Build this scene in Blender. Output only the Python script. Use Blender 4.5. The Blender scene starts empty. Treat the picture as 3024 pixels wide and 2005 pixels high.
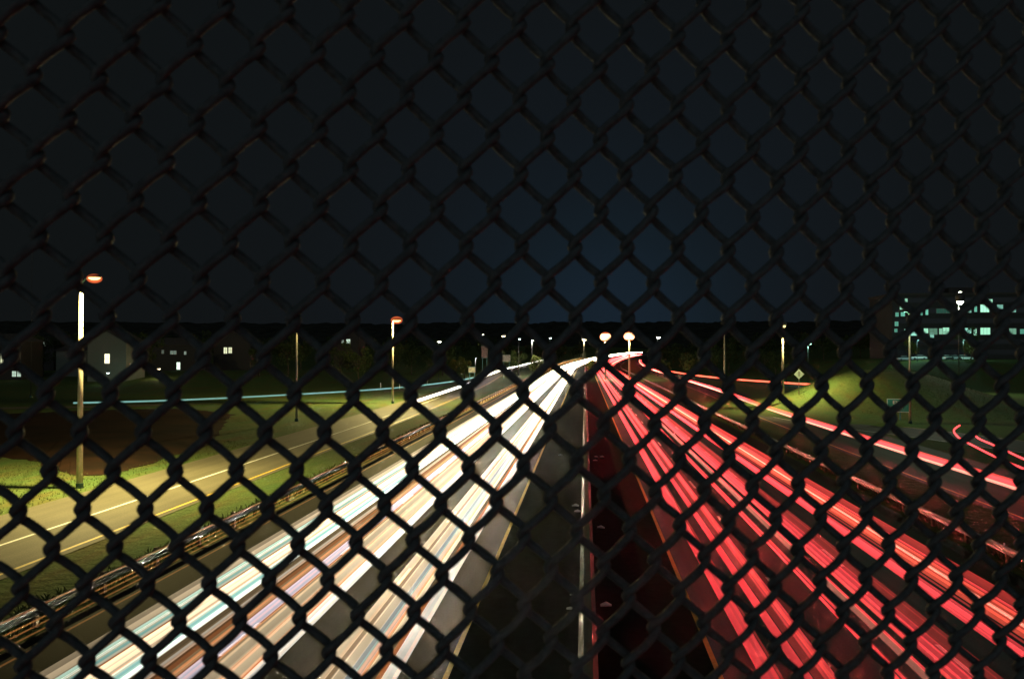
import bpy, bmesh, math, random
from mathutils import Vector, Matrix, noise
random.seed(7)
S = bpy.context.scene
COL = S.collection

# ---------------------------------------------------------------- camera
FPX, CX0, CY0 = 2352.0, 1512.0, 1002.5        # focal length and centre in photo pixels (3024 wide)
CAMH = 9.3
YAW = math.atan(215.0/FPX); PITCH = math.atan(34.5/FPX)
cam = bpy.data.cameras.new('camera'); camo = bpy.data.objects.new('camera', cam); COL.objects.link(camo)
cam.sensor_width = 36.0; cam.lens = 28.0; cam.clip_start = 0.02; cam.clip_end = 6000
camo.location = (0, 0, CAMH); camo.rotation_euler = (math.pi/2 + PITCH, 0, YAW)
cam.dof.use_dof = True; cam.dof.focus_distance = 60.0; cam.dof.aperture_fstop = 16.0
S.camera = camo
FWD = Vector((-math.sin(YAW)*math.cos(PITCH), math.cos(YAW)*math.cos(PITCH), math.sin(PITCH)))
RGT = Vector((math.cos(YAW), math.sin(YAW), 0))
UPV = RGT.cross(FWD)
CPOS = Vector((0, 0, CAMH))

# ---------------------------------------------------------------- night sky
W = bpy.data.worlds.new('World'); S.world = W; W.use_nodes = True
nt = W.node_tree; nt.nodes.clear()
out = nt.nodes.new('ShaderNodeOutputWorld'); bg = nt.nodes.new('ShaderNodeBackground')
sky = nt.nodes.new('ShaderNodeTexSky'); sky.sky_type = 'NISHITA'; sky.sun_disc = False
sky.sun_elevation = math.radians(-4.0); sky.sun_rotation = math.radians(8.0)
SKYMUL = 0.002
bg.inputs['Strength'].default_value = SKYMUL
nt.links.new(sky.outputs[0], bg.inputs['Color'])
# faint sky glow: brighter and bluer towards the horizon over the road
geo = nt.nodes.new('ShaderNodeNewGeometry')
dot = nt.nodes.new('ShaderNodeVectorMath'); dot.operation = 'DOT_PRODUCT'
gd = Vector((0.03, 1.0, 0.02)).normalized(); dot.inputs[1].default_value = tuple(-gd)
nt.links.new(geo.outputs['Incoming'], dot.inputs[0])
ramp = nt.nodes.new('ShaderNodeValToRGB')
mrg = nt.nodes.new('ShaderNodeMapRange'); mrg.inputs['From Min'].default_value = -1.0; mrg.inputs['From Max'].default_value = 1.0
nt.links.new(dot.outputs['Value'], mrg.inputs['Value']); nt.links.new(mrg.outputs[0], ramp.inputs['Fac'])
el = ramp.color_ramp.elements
# (unseen fill light added behind the camera to lift the dark fence)
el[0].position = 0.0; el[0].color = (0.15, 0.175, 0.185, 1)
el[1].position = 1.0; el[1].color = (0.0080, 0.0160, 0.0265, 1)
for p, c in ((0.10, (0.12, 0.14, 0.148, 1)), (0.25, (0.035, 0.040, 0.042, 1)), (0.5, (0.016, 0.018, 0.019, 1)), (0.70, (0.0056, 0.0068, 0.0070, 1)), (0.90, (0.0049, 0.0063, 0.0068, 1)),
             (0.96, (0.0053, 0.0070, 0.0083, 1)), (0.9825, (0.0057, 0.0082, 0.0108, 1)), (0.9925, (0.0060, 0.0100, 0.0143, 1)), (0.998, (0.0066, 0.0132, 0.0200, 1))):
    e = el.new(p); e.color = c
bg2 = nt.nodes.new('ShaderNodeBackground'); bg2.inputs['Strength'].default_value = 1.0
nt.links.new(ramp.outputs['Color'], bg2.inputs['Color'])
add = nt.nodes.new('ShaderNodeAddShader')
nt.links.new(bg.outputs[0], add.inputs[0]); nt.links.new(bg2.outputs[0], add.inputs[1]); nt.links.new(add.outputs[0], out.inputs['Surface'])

S.view_settings.view_transform = 'Standard'; S.view_settings.look = 'None'
S.view_settings.exposure = 0.0; S.view_settings.gamma = 1.0
S.render.engine = 'CYCLES'
S.cycles.transparent_max_bounces = 96
S.cycles.max_bounces = 5; S.cycles.diffuse_bounces = 2; S.cycles.glossy_bounces = 2
S.cycles.sample_clamp_indirect = 6.0
S.cycles.volume_max_steps = 64

# ---------------------------------------------------------------- helpers
def ray(px, py):
    return (FWD*FPX + RGT*(px-CX0) - UPV*(py-CY0)).normalized()
def ground_pt(px, py, z=0.0):
    d = ray(px, py); t = (z - CAMH)/d.z
    return CPOS + d*t
def at(px, py, Y):
    d = ray(px, py); return CPOS + d*(Y/d.y)

def lk(o, parent=None):
    COL.objects.link(o)
    if parent: o.parent = parent
    return o
def tag(o, label=None, cat=None, group=None, kind=None):
    if label: o['label'] = label
    if cat: o['category'] = cat
    if group: o['group'] = group
    if kind: o['kind'] = kind
    return o
def empty(name, loc=(0, 0, 0), rz=0.0):
    o = bpy.data.objects.new(name, None); o.location = loc; o.rotation_euler = (0, 0, rz); o.empty_display_size = 0.2
    return lk(o)
class MB:
    def __init__(s): s.v = []; s.f = []; s.m = []
    def box(s, x0, x1, y0, y1, z0, z1, mi=0):
        b = len(s.v)
        s.v += [(x0,y0,z0),(x1,y0,z0),(x1,y1,z0),(x0,y1,z0),(x0,y0,z1),(x1,y0,z1),(x1,y1,z1),(x0,y1,z1)]
        for q in ((0,3,2,1),(4,5,6,7),(0,1,5,4),(1,2,6,5),(2,3,7,6),(3,0,4,7)):
            s.f.append(tuple(b+i for i in q)); s.m.append(mi)
        return s
    def face(s, pts, mi=0):
        b = len(s.v); s.v += [tuple(p) for p in pts]; s.f.append(tuple(range(b, b+len(pts)))); s.m.append(mi); return s
    def prism(s, prof, y0, y1, mi=0):
        """profile of (x,z) points extruded along y"""
        b = len(s.v); n = len(prof)
        s.v += [(x, y0, z) for x, z in prof] + [(x, y1, z) for x, z in prof]
        for i in range(n):
            j = (i+1) % n; s.f.append((b+i, b+n+i, b+n+j, b+j)); s.m.append(mi)
        s.f.append(tuple(b+i for i in range(n))); s.m.append(mi)
        s.f.append(tuple(b+n+i for i in reversed(range(n)))); s.m.append(mi)
        return s
    def tube(s, pts, rad, n=8, caps=True, mi=0, flat=1.0):
        """tube along pts; rad is a number or list"""
        pts = [Vector(p) for p in pts]; b = len(s.v)
        up = Vector((0, 0, 1)); prev = None
        for i, p in enumerate(pts):
            t = (pts[min(i+1, len(pts)-1)] - pts[max(i-1, 0)]).normalized()
            if prev is None:
                a = t.cross(up)
                if a.length < 0.05: a = t.cross(Vector((1, 0, 0)))
                a.normalize()
            else:
                a = (prev - t*prev.dot(t)).normalized()
            prev = a; c = a.cross(t)
            r = rad[i] if isinstance(rad, (list, tuple)) else rad
            for k in range(n):
                an = 2*math.pi*k/n
                q = p + a*(r*math.cos(an)) + c*(r*flat*math.sin(an)); s.v.append(tuple(q))
        for i in range(len(pts)-1):
            for k in range(n):
                k2 = (k+1) % n
                s.f.append((b+i*n+k, b+i*n+k2, b+(i+1)*n+k2, b+(i+1)*n+k)); s.m.append(mi)
        if caps:
            s.f.append(tuple(b+k for k in reversed(range(n)))); s.m.append(mi)
            e = b+(len(pts)-1)*n; s.f.append(tuple(e+k for k in range(n))); s.m.append(mi)
        return s
    def ellipsoid(s, c, rx, ry, rz, nu=12, nv=8, mi=0):
        b = len(s.v)
        for j in range(nv+1):
            th = math.pi*j/nv
            for i in range(nu):
                ph = 2*math.pi*i/nu
                s.v.append((c[0]+rx*math.sin(th)*math.cos(ph), c[1]+ry*math.sin(th)*math.sin(ph), c[2]+rz*math.cos(th)))
        for j in range(nv):
            for i in range(nu):
                i2 = (i+1) % nu
                s.f.append((b+j*nu+i, b+(j+1)*nu+i, b+(j+1)*nu+i2, b+j*nu+i2)); s.m.append(mi)
        return s
    def build(s, name, mats, parent=None, smooth=False):
        me = bpy.data.meshes.new(name); me.from_pydata(s.v, [], s.f)
        for m in (mats if isinstance(mats, (list, tuple)) else [mats]): me.materials.append(m)
        if any(s.m): me.polygons.foreach_set('material_index', s.m)
        if smooth: me.polygons.foreach_set('use_smooth', [True]*len(me.polygons))
        me.update()
        return lk(bpy.data.objects.new(name, me), parent)

# ---------------------------------------------------------------- materials
def mat(name, col, rough=0.7, metal=0.0, noise_scale=None, amt=0.3, col2=None, bump=0.0, stretch=None, spec=0.5):
    m = bpy.data.materials.new(name); m.use_nodes = True; t = m.node_tree
    b = t.nodes['Principled BSDF']; b.inputs['Roughness'].default_value = rough; b.inputs['Metallic'].default_value = metal
    b.inputs['Specular IOR Level'].default_value = spec
    b.inputs['Base Color'].default_value = (*col, 1)
    if noise_scale:
        tc = t.nodes.new('ShaderNodeTexCoord'); mp = t.nodes.new('ShaderNodeMapping')
        if stretch: mp.inputs['Scale'].default_value = stretch
        t.links.new(tc.outputs['Object'], mp.inputs['Vector'])
        n = t.nodes.new('ShaderNodeTexNoise'); n.inputs['Scale'].default_value = noise_scale; n.inputs['Detail'].default_value = 6
        t.links.new(mp.outputs[0], n.inputs['Vector'])
        r = t.nodes.new('ShaderNodeValToRGB')
        c2 = col2 or tuple(c*(1-amt) for c in col); c1 = tuple(min(1, c*(1+amt)) for c in col) if col2 is None else col
        r.color_ramp.elements[0].position = 0.32; r.color_ramp.elements[1].position = 0.68
        r.color_ramp.elements[0].color = (*c2, 1); r.color_ramp.elements[1].color = (*c1, 1)
        t.links.new(n.outputs['Fac'], r.inputs['Fac']); t.links.new(r.outputs['Color'], b.inputs['Base Color'])
        if bump:
            bp = t.nodes.new('ShaderNodeBump'); bp.inputs['Strength'].default_value = bump; bp.inputs['Distance'].default_value = 0.05
            t.links.new(n.outputs['Fac'], bp.inputs['Height']); t.links.new(bp.outputs[0], b.inputs['Normal'])
    return m
def glow(name, col, strength):
    m = bpy.data.materials.new(name); m.use_nodes = True; t = m.node_tree; t.nodes.clear()
    o = t.nodes.new('ShaderNodeOutputMaterial'); e = t.nodes.new('ShaderNodeEmission')
    e.inputs['Color'].default_value = (*col, 1); e.inputs['Strength'].default_value = strength
    t.links.new(e.outputs[0], o.inputs['Surface']); return m

def asphalt(name, base, streak=0.35, lane=None):
    m = bpy.data.materials.new(name); m.use_nodes = True; t = m.node_tree; b = t.nodes['Principled BSDF']
    tc = t.nodes.new('ShaderNodeTexCoord')
    mp = t.nodes.new('ShaderNodeMapping'); mp.inputs['Scale'].default_value = (1.3, 0.012, 1)
    n1 = t.nodes.new('ShaderNodeTexNoise'); n1.inputs['Scale'].default_value = 1.0; n1.inputs['Detail'].default_value = 5
    n2 = t.nodes.new('ShaderNodeTexNoise'); n2.inputs['Scale'].default_value = 14.0; n2.inputs['Detail'].default_value = 8
    n3 = t.nodes.new('ShaderNodeTexNoise'); n3.inputs['Scale'].default_value = 0.12; n3.inputs['Detail'].default_value = 4
    t.links.new(tc.outputs['Object'], mp.inputs['Vector']); t.links.new(mp.outputs[0], n1.inputs['Vector'])
    t.links.new(tc.outputs['Object'], n2.inputs['Vector']); t.links.new(tc.outputs['Object'], n3.inputs['Vector'])
    def mr(src, lo, hi):
        q = t.nodes.new('ShaderNodeMapRange'); q.inputs['From Min'].default_value = 0.3; q.inputs['From Max'].default_value = 0.7
        q.inputs['To Min'].default_value = lo; q.inputs['To Max'].default_value = hi; t.links.new(src, q.inputs['Value']); return q.outputs[0]
    def mul(a, c):
        q = t.nodes.new('ShaderNodeMath'); q.operation = 'MULTIPLY'; t.links.new(a, q.inputs[0]); t.links.new(c, q.inputs[1]); return q.outputs[0]
    v = mul(mul(mr(n1.outputs['Fac'], 1-streak, 1+streak), mr(n2.outputs['Fac'], 0.8, 1.2)), mr(n3.outputs['Fac'], 0.85, 1.15))
    sc = t.nodes.new('ShaderNodeVectorMath'); sc.operation = 'SCALE'; sc.inputs[0].default_value = base
    t.links.new(v, sc.inputs['Scale']); t.links.new(sc.outputs[0], b.inputs['Base Color'])
    b.inputs['Roughness'].default_value = 0.7; b.inputs['Specular IOR Level'].default_value = 0.16
    bp = t.nodes.new('ShaderNodeBump'); bp.inputs['Strength'].default_value = 0.25; bp.inputs['Distance'].default_value = 0.02
    t.links.new(n2.outputs['Fac'], bp.inputs['Height']); t.links.new(bp.outputs[0], b.inputs['Normal'])
    return m

M_asph = asphalt('highway_asphalt', (0.042, 0.041, 0.038))
M_asphR = asphalt('right_asphalt', (0.038, 0.098, 0.105))
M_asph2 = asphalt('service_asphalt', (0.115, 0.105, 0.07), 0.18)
M_shoulder = asphalt('shoulder_asphalt', (0.015, 0.0125, 0.0095), 0.2)
M_median = mat('median_asphalt', (0.007, 0.0140, 0.0115), .95, noise_scale=2.5, amt=.35, spec=.02, bump=.4)
M_white = mat('white_road_paint', (0.72, 0.72, 0.68), 0.6, noise_scale=6, amt=0.15)
M_yellow = mat('yellow_road_paint', (0.62, 0.42, 0.05), 0.6, noise_scale=6, amt=0.15)
M_conc = mat('barrier_concrete', (0.036, 0.078, 0.066), 0.9, noise_scale=3.0, amt=0.35, bump=0.4, stretch=(1, 0.35, 1))
M_galv = mat('galvanised_steel', (0.12, 0.30, 0.29), 0.7, 0.0, noise_scale=5, amt=0.2)
M_pole = mat('lamp_pole_metal', (0.40, 0.36, 0.27), 0.55, 0.2, noise_scale=3, amt=0.2)
M_dark = mat('dark_metal', (0.05, 0.05, 0.05), 0.5, 0.3)
M_post = mat('weathered_timber_post', (0.11, 0.075, 0.045), 0.85, noise_scale=9, amt=0.3)
M_vinyl = mat('black_vinyl_coated_wire', (0.070, 0.084, 0.087), 0.65, 0.0, noise_scale=160, amt=0.25, bump=0.25, spec=0.12)

# ---------------------------------------------------------------- terrain
def sstep(a, b, x):
    t = max(0.0, min(1.0, (x-a)/(b-a))); return t*t*(3-2*t)
def road_x(d):
    """how far the highway has bent to the right at distance d"""
    return 0.0 if d < 380 else (d-380)**2/(2*1900.0)
def road_z(d):
    return 8.0*sstep(420, 1000, d)
def terrain(x, y):
    xr = x - road_x(min(y, 1300))
    z = road_z(y)
    z += 3.2*sstep(-62, -95, xr)*sstep(175, 235, y)*(1-sstep(700, 900, y))
    # grassed mound inside the right-hand ramp
    dx = (x-49)/13.5; dy = (y-137)/19.0
    z += (6.3+.35*noise.noise(Vector((x*.22, y*.22, 4))))*math.exp(-(dx*dx+dy*dy)**1.25)
    dx = (x-78)/22.0; dy = (y-150)/30.0
    z += 1.6*math.exp(-(dx*dx+dy*dy)**1.3)
    # plateau of the office park
    z += 6.6*sstep(72, 100, x)*sstep(185, 235, y)*(1-sstep(600, 800, y))
    if abs(xr) > 36 : z += 0.35*noise.noise(Vector((x*0.03, y*0.03, 0)))*sstep(36, 60, abs(xr))
    if y > 500: z += 8*sstep(30, 200, abs(xr))*sstep(500, 900, y)
    return z
def sheet(name, xs, ys, zf, m, dz=0.0):
    v = [(x, y, zf(x, y)+dz) for y in ys for x in xs]; n = len(xs)
    f = [(j*n+i, j*n+i+1, (j+1)*n+i+1, (j+1)*n+i) for j in range(len(ys)-1) for i in range(n-1)]
    me = bpy.data.meshes.new(name); me.from_pydata(v, [], f); me.materials.append(m)
    me.polygons.foreach_set('use_smooth', [True]*len(f))
    return lk(bpy.data.objects.new(name, me))
xs = sorted(set([-2500, -1800, -1300, -900, -700, -550] + list(range(-450, -150, 25)) + list(range(-150, 151, 5)) + list(range(175, 476, 25)) + [550, 700, 900, 1300, 1800, 2500]))
ys = sorted(set([-60, -20] + list(range(0, 401, 5)) + list(range(420, 1001, 20)) + list(range(1050, 1501, 50)) + [1600, 1800, 2100, 2600, 3200]))

def grass_mat():
    m = bpy.data.materials.new('verge_grass'); m.use_nodes = True; t = m.node_tree; b = t.nodes['Principled BSDF']
    b.inputs['Roughness'].default_value = 0.9; b.inputs['Specular IOR Level'].default_value = 0.1
    tc = t.nodes.new('ShaderNodeTexCoord')
    def nz(scale, det, st=(1, 1, 1)):
        mp = t.nodes.new('ShaderNodeMapping'); mp.inputs['Scale'].default_value = st
        n = t.nodes.new('ShaderNodeTexNoise'); n.inputs['Scale'].default_value = scale; n.inputs['Detail'].default_value = det
        t.links.new(tc.outputs['Object'], mp.inputs['Vector']); t.links.new(mp.outputs[0], n.inputs['Vector']); return n.outputs['Fac']
    def rampc(src, stops):
        r = t.nodes.new('ShaderNodeValToRGB'); t.links.new(src, r.inputs['Fac'])
        r.color_ramp.elements[0].position = stops[0][0]; r.color_ramp.elements[0].color = (*stops[0][1], 1)
        r.color_ramp.elements[1].position = stops[-1][0]; r.color_ramp.elements[1].color = (*stops[-1][1], 1)
        for p, c in stops[1:-1]:
            e = r.color_ramp.elements.new(p); e.color = (*c, 1)
        return r.outputs['Color']
    a = rampc(nz(0.30, 9, (1.4, 0.40, 1)), [(0.33, (0.10, 0.095, 0.028)), (0.47, (0.085, 0.118, 0.034)), (0.66, (0.066, 0.120, 0.034))])
    c = rampc(nz(9, 8), [(0.3, (0.55, 0.55, 0.55)), (0.7, (1.3, 1.3, 1.3))])
    mx = t.nodes.new('ShaderNodeMix'); mx.data_type = 'RGBA'; mx.blend_type = 'MULTIPLY'; mx.inputs[0].default_value = 1.0
    t.links.new(a, mx.inputs[6]); t.links.new(c, mx.inputs[7])
    t.links.new(mx.outputs[2], b.inputs['Base Color'])
    bp = t.nodes.new('ShaderNodeBump'); bp.inputs['Strength'].default_value = 0.9; bp.inputs['Distance'].default_value = 0.25
    t.links.new(nz(1.6, 8), bp.inputs['Height']); t.links.new(bp.outputs[0], b.inputs['Normal'])
    return m
M_grass = grass_mat()
M_brown_patch = mat('brown_patch', (0.034, 0.017, 0.010), 0.95, noise_scale=0.25, col2=(0.014, 0.010, 0.007), bump=0.5, spec=0.05)
tag(sheet('ground', xs, ys, lambda x, y: terrain(x, y)-0.02, M_grass), 'dark grassy ground around the highway', kind='structure')

def strip(name, xa, xb, y0, y1, m, dz, path=None, step=10, kind=True):
    """road strip between lateral offsets xa..xb that follows the highway's bend (or its own path)"""
    v = []; f = []; y = y0; k = 0
    while True:
        if path: cx, cy, nx, ny = path(y)
        else: cx, cy, nx, ny = road_x(y), y, 1.0, 0.0
        for xx in (xa, xb):
            X = cx+nx*xx; Y = cy+ny*xx; v.append((X, Y, road_z(Y)+dz))
        if k: f.append((2*k-2, 2*k-1, 2*k+1, 2*k))
        k += 1
        if y >= y1: break
        y = min(y+step, y1)
    me = bpy.data.meshes.new(name); me.from_pydata(v, [], f); me.materials.append(m)
    o = lk(bpy.data.objects.new(name, me))
    if kind: o['kind'] = 'structure'
    return o
tag(strip('median', -3.9, 3.9, -30, 1300, M_median, 0.012), 'dark paved median shoulders either side of the concrete barrier')
tag(strip('left_carriageway', -14.9, -3.9, -30, 1300, M_asph, 0.012), 'left carriageway of three lanes under white light trails')
tag(strip('right_carriageway', 3.9, 14.9, -30, 1300, M_asphR, 0.012), 'right carriageway of three lanes under red light trails')
tag(strip('left_shoulder', -17.9, -14.9, -30, 1300, M_shoulder, 0.012), 'brown shoulder beside the left carriageway')
tag(strip('right_shoulder', 14.9, 17.9, -30, 1300, M_shoulder, 0.012), 'dark shoulder beside the right carriageway')

def poly_path(P):
    P = [Vector(p) for p in P]
    L = [0.0]
    for a, b in zip(P, P[1:]): L.append(L[-1]+(b-a).length)
    def cr(i, t):
        p0 = P[max(i-1, 0)]; p1 = P[i]; p2 = P[i+1]; p3 = P[min(i+2, len(P)-1)]
        return 0.5*((2*p1)+(p2-p0)*t+(2*p0-5*p1+4*p2-p3)*t*t+(3*p1-p0-3*p2+p3)*t**3)
    def pos(s):
        s = max(0.0, min(L[-1]-1e-6, s)); i = 0
        while L[i+1] < s: i += 1
        return cr(i, (s-L[i])/(L[i+1]-L[i]))
    def path(s):
        p = pos(s); q = pos(min(s+0.5, L[-1])); r = pos(max(s-0.5, 0)); t = (q-r).normalized()
        return p.x, p.y, t.y, -t.x
    return path, L[-1], pos
# service roads: nearly parallel, drifting away from the highway in the distance
LS = poly_path([(-28, -30, 0), (-28, 40, 0), (-28.2, 100, 0), (-29.0, 150, 0), (-31, 220, 0), (-36.5, 330, 0), (-38, 450, 0), (-30, 620, 0), (-8, 800, 0)])
RS = poly_path([(28, -30, 0), (28, 40, 0), (28, 90, 0), (28.4, 130, 0), (30.0, 180, 0), (31, 260, 0), (33, 400, 0), (42, 600, 0), (66, 800, 0)])
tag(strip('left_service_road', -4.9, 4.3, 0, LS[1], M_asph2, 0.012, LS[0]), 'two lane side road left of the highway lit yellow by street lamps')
tag(strip('right_service_road', -4.3, 4.9, 0, RS[1], M_asph, 0.012, RS[0]), 'grey side road right of the highway')
LR = poly_path([(-150, 112, 0), (-110, 118, 0), (-76.5, 130, 0), (-57, 155, 0), (-44.5, 183, 0), (-38, 220, 0), (-36, 262, 0)])
RR = poly_path([(140, 178, 0), (95, 190, 0), (61, 207, 0), (51.5, 226, 0), (43.5, 252, 0), (38.5, 290, 0), (35.5, 345, 0)])
RL = poly_path([(27, 150, 0), (30, 112, 0), (38, 92, 0), (43, 78, 0), (50, 63, 0), (62, 50, 0), (84, 38, 0)])
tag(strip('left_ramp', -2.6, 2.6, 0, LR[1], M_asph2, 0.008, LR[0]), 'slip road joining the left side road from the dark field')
tag(strip('right_ramp', -2.6, 2.6, 0, RR[1], M_asph, 0.008, RR[0]), 'slip road curving behind the grass mound')
tag(strip('loop_ramp', -5.5, 3.4, 0, RL[1], M_asph, 0.008, RL[0], step=4), 'curved slip road at the right edge')

# markings -----------------------------------------------------------
def line(name, xc, w, y0, y1, m, path=None, dash=None, dz=0.017):
    v = []; f = []
    def addseg(a, b):
        n = max(1, int((b-a)/10)); base = len(v)
        for i in range(n+1):
            y = a+(b-a)*i/n
            if path: cx, cy, nx, ny = path(y)
            else: cx, cy, nx, ny = road_x(y), y, 1.0, 0.0
            for xx in (xc-w/2, xc+w/2):
                X = cx+nx*xx; Y = cy+ny*xx; v.append((X, Y, road_z(Y)+dz))
        for i in range(n): f.append((base+2*i, base+2*i+1, base+2*i+3, base+2*i+2))
    if dash:
        y = y0
        while y < y1: addseg(y, y+dash[0]); y += dash[0]+dash[1]
    else: addseg(y0, y1)
    me = bpy.data.meshes.new(name); me.from_pydata(v, [], f); me.materials.append(m)
    o = lk(bpy.data.objects.new(name, me)); o['kind'] = 'structure'; return o
for xc in (-3.96, 3.84): tag(line('yellow_line', xc, 0.16, -20, 900, M_yellow), 'yellow edge line beside the median')
for k, xc in enumerate((7.45, 11.1)):
    for sgn in (-1, 1): tag(line('lane_dashes', sgn*xc, 0.15, 18.5+5*k, 420, M_white, dash=(3.0, 9.2)), 'white dashed lane line')
for xc in (-14.75, 14.75): tag(line('white_line', xc, 0.14, -20, 900, M_white), 'white edge line of the highway')
tag(line('yellow_line', 3.75, 0.20, 0, 520, M_yellow, LS[0]), 'yellow edge line of the left side road')
tag(line('lane_line', 0.10, 0.20, 0, 190, M_white, LS[0]), 'white centre line of the left side road')
tag(line('yellow_line', -3.7, 0.15, 0, 520, M_yellow, RS[0]), 'yellow edge line of the right side road')
tag(line('white_line', 3.1, 0.14, 22, RL[1], M_white, RL[0], dz=0.014), 'curved pale edge line of the loop ramp')
tag(line('white_line', -5.1, 0.14, 30, RL[1], M_yellow, RL[0], dz=0.014), 'outer edge line of the loop ramp')

# raised dark brown patch in front of the lamp-lit grass on the left
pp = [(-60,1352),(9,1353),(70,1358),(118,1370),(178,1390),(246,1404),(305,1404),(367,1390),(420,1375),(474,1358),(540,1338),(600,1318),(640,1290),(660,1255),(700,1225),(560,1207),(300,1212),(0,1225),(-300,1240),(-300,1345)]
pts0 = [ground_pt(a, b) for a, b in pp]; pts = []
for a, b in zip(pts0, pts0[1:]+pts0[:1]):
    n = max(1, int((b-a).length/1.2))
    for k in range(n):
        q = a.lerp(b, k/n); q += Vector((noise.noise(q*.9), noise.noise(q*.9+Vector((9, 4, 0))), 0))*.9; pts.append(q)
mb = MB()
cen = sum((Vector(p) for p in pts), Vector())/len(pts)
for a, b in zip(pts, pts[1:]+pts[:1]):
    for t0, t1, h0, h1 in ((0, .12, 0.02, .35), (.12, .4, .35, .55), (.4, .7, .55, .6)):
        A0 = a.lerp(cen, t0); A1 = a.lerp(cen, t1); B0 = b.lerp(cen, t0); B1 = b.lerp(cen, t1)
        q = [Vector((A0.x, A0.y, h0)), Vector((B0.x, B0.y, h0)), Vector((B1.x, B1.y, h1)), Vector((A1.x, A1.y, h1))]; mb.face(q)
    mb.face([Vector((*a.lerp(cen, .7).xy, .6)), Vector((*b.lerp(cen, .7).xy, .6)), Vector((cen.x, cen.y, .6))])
o = mb.build('brown_patch', M_brown_patch); tag(o, 'dark brown raised patch on the field behind the left lamp post', 'brush', kind='stuff')

# hills with a wooded crest -----------------------------------------
M_hill = mat('wooded_hill', (0.034, 0.038, 0.030), 0.95, noise_scale=0.05, amt=0.4, spec=0.05)
def ridge(x):
    return 74 + 9*noise.noise(Vector((x*0.0011, 3.1, 0))) + 4*noise.noise(Vector((x*0.006, 1.7, 0))) + 4.2*noise.noise(Vector((x*0.035, 0.7, 0))) + 2.2*noise.noise(Vector((x*0.12, 0.2, 0)))
v = []; f = []; xsr = [-2600+6*i for i in range(0, 870)]; rows = [(1350, .0), (1450, .25), (1580, .62), (1700, .9), (1780, 1.0), (1900, .9), (2100, .4)]
for (yy, fr) in rows:
    for x in xsr:
        v.append((x, yy + 20*noise.noise(Vector((x*0.01, yy*0.01, 0))), 8 + (ridge(x)-8)*fr*(1+0.03*noise.noise(Vector((x*0.05, yy*0.05, 2))))))
n = len(xsr)
for j in range(len(rows)-1):
    for i in range(n-1): f.append((j*n+i, j*n+i+1, (j+1)*n+i+1, (j+1)*n+i))
me = bpy.data.meshes.new('hills'); me.from_pydata(v, [], f); me.materials.append(M_hill)
tag(lk(bpy.data.objects.new('hills', me)), 'black wooded hills on the horizon', kind='structure')

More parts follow.
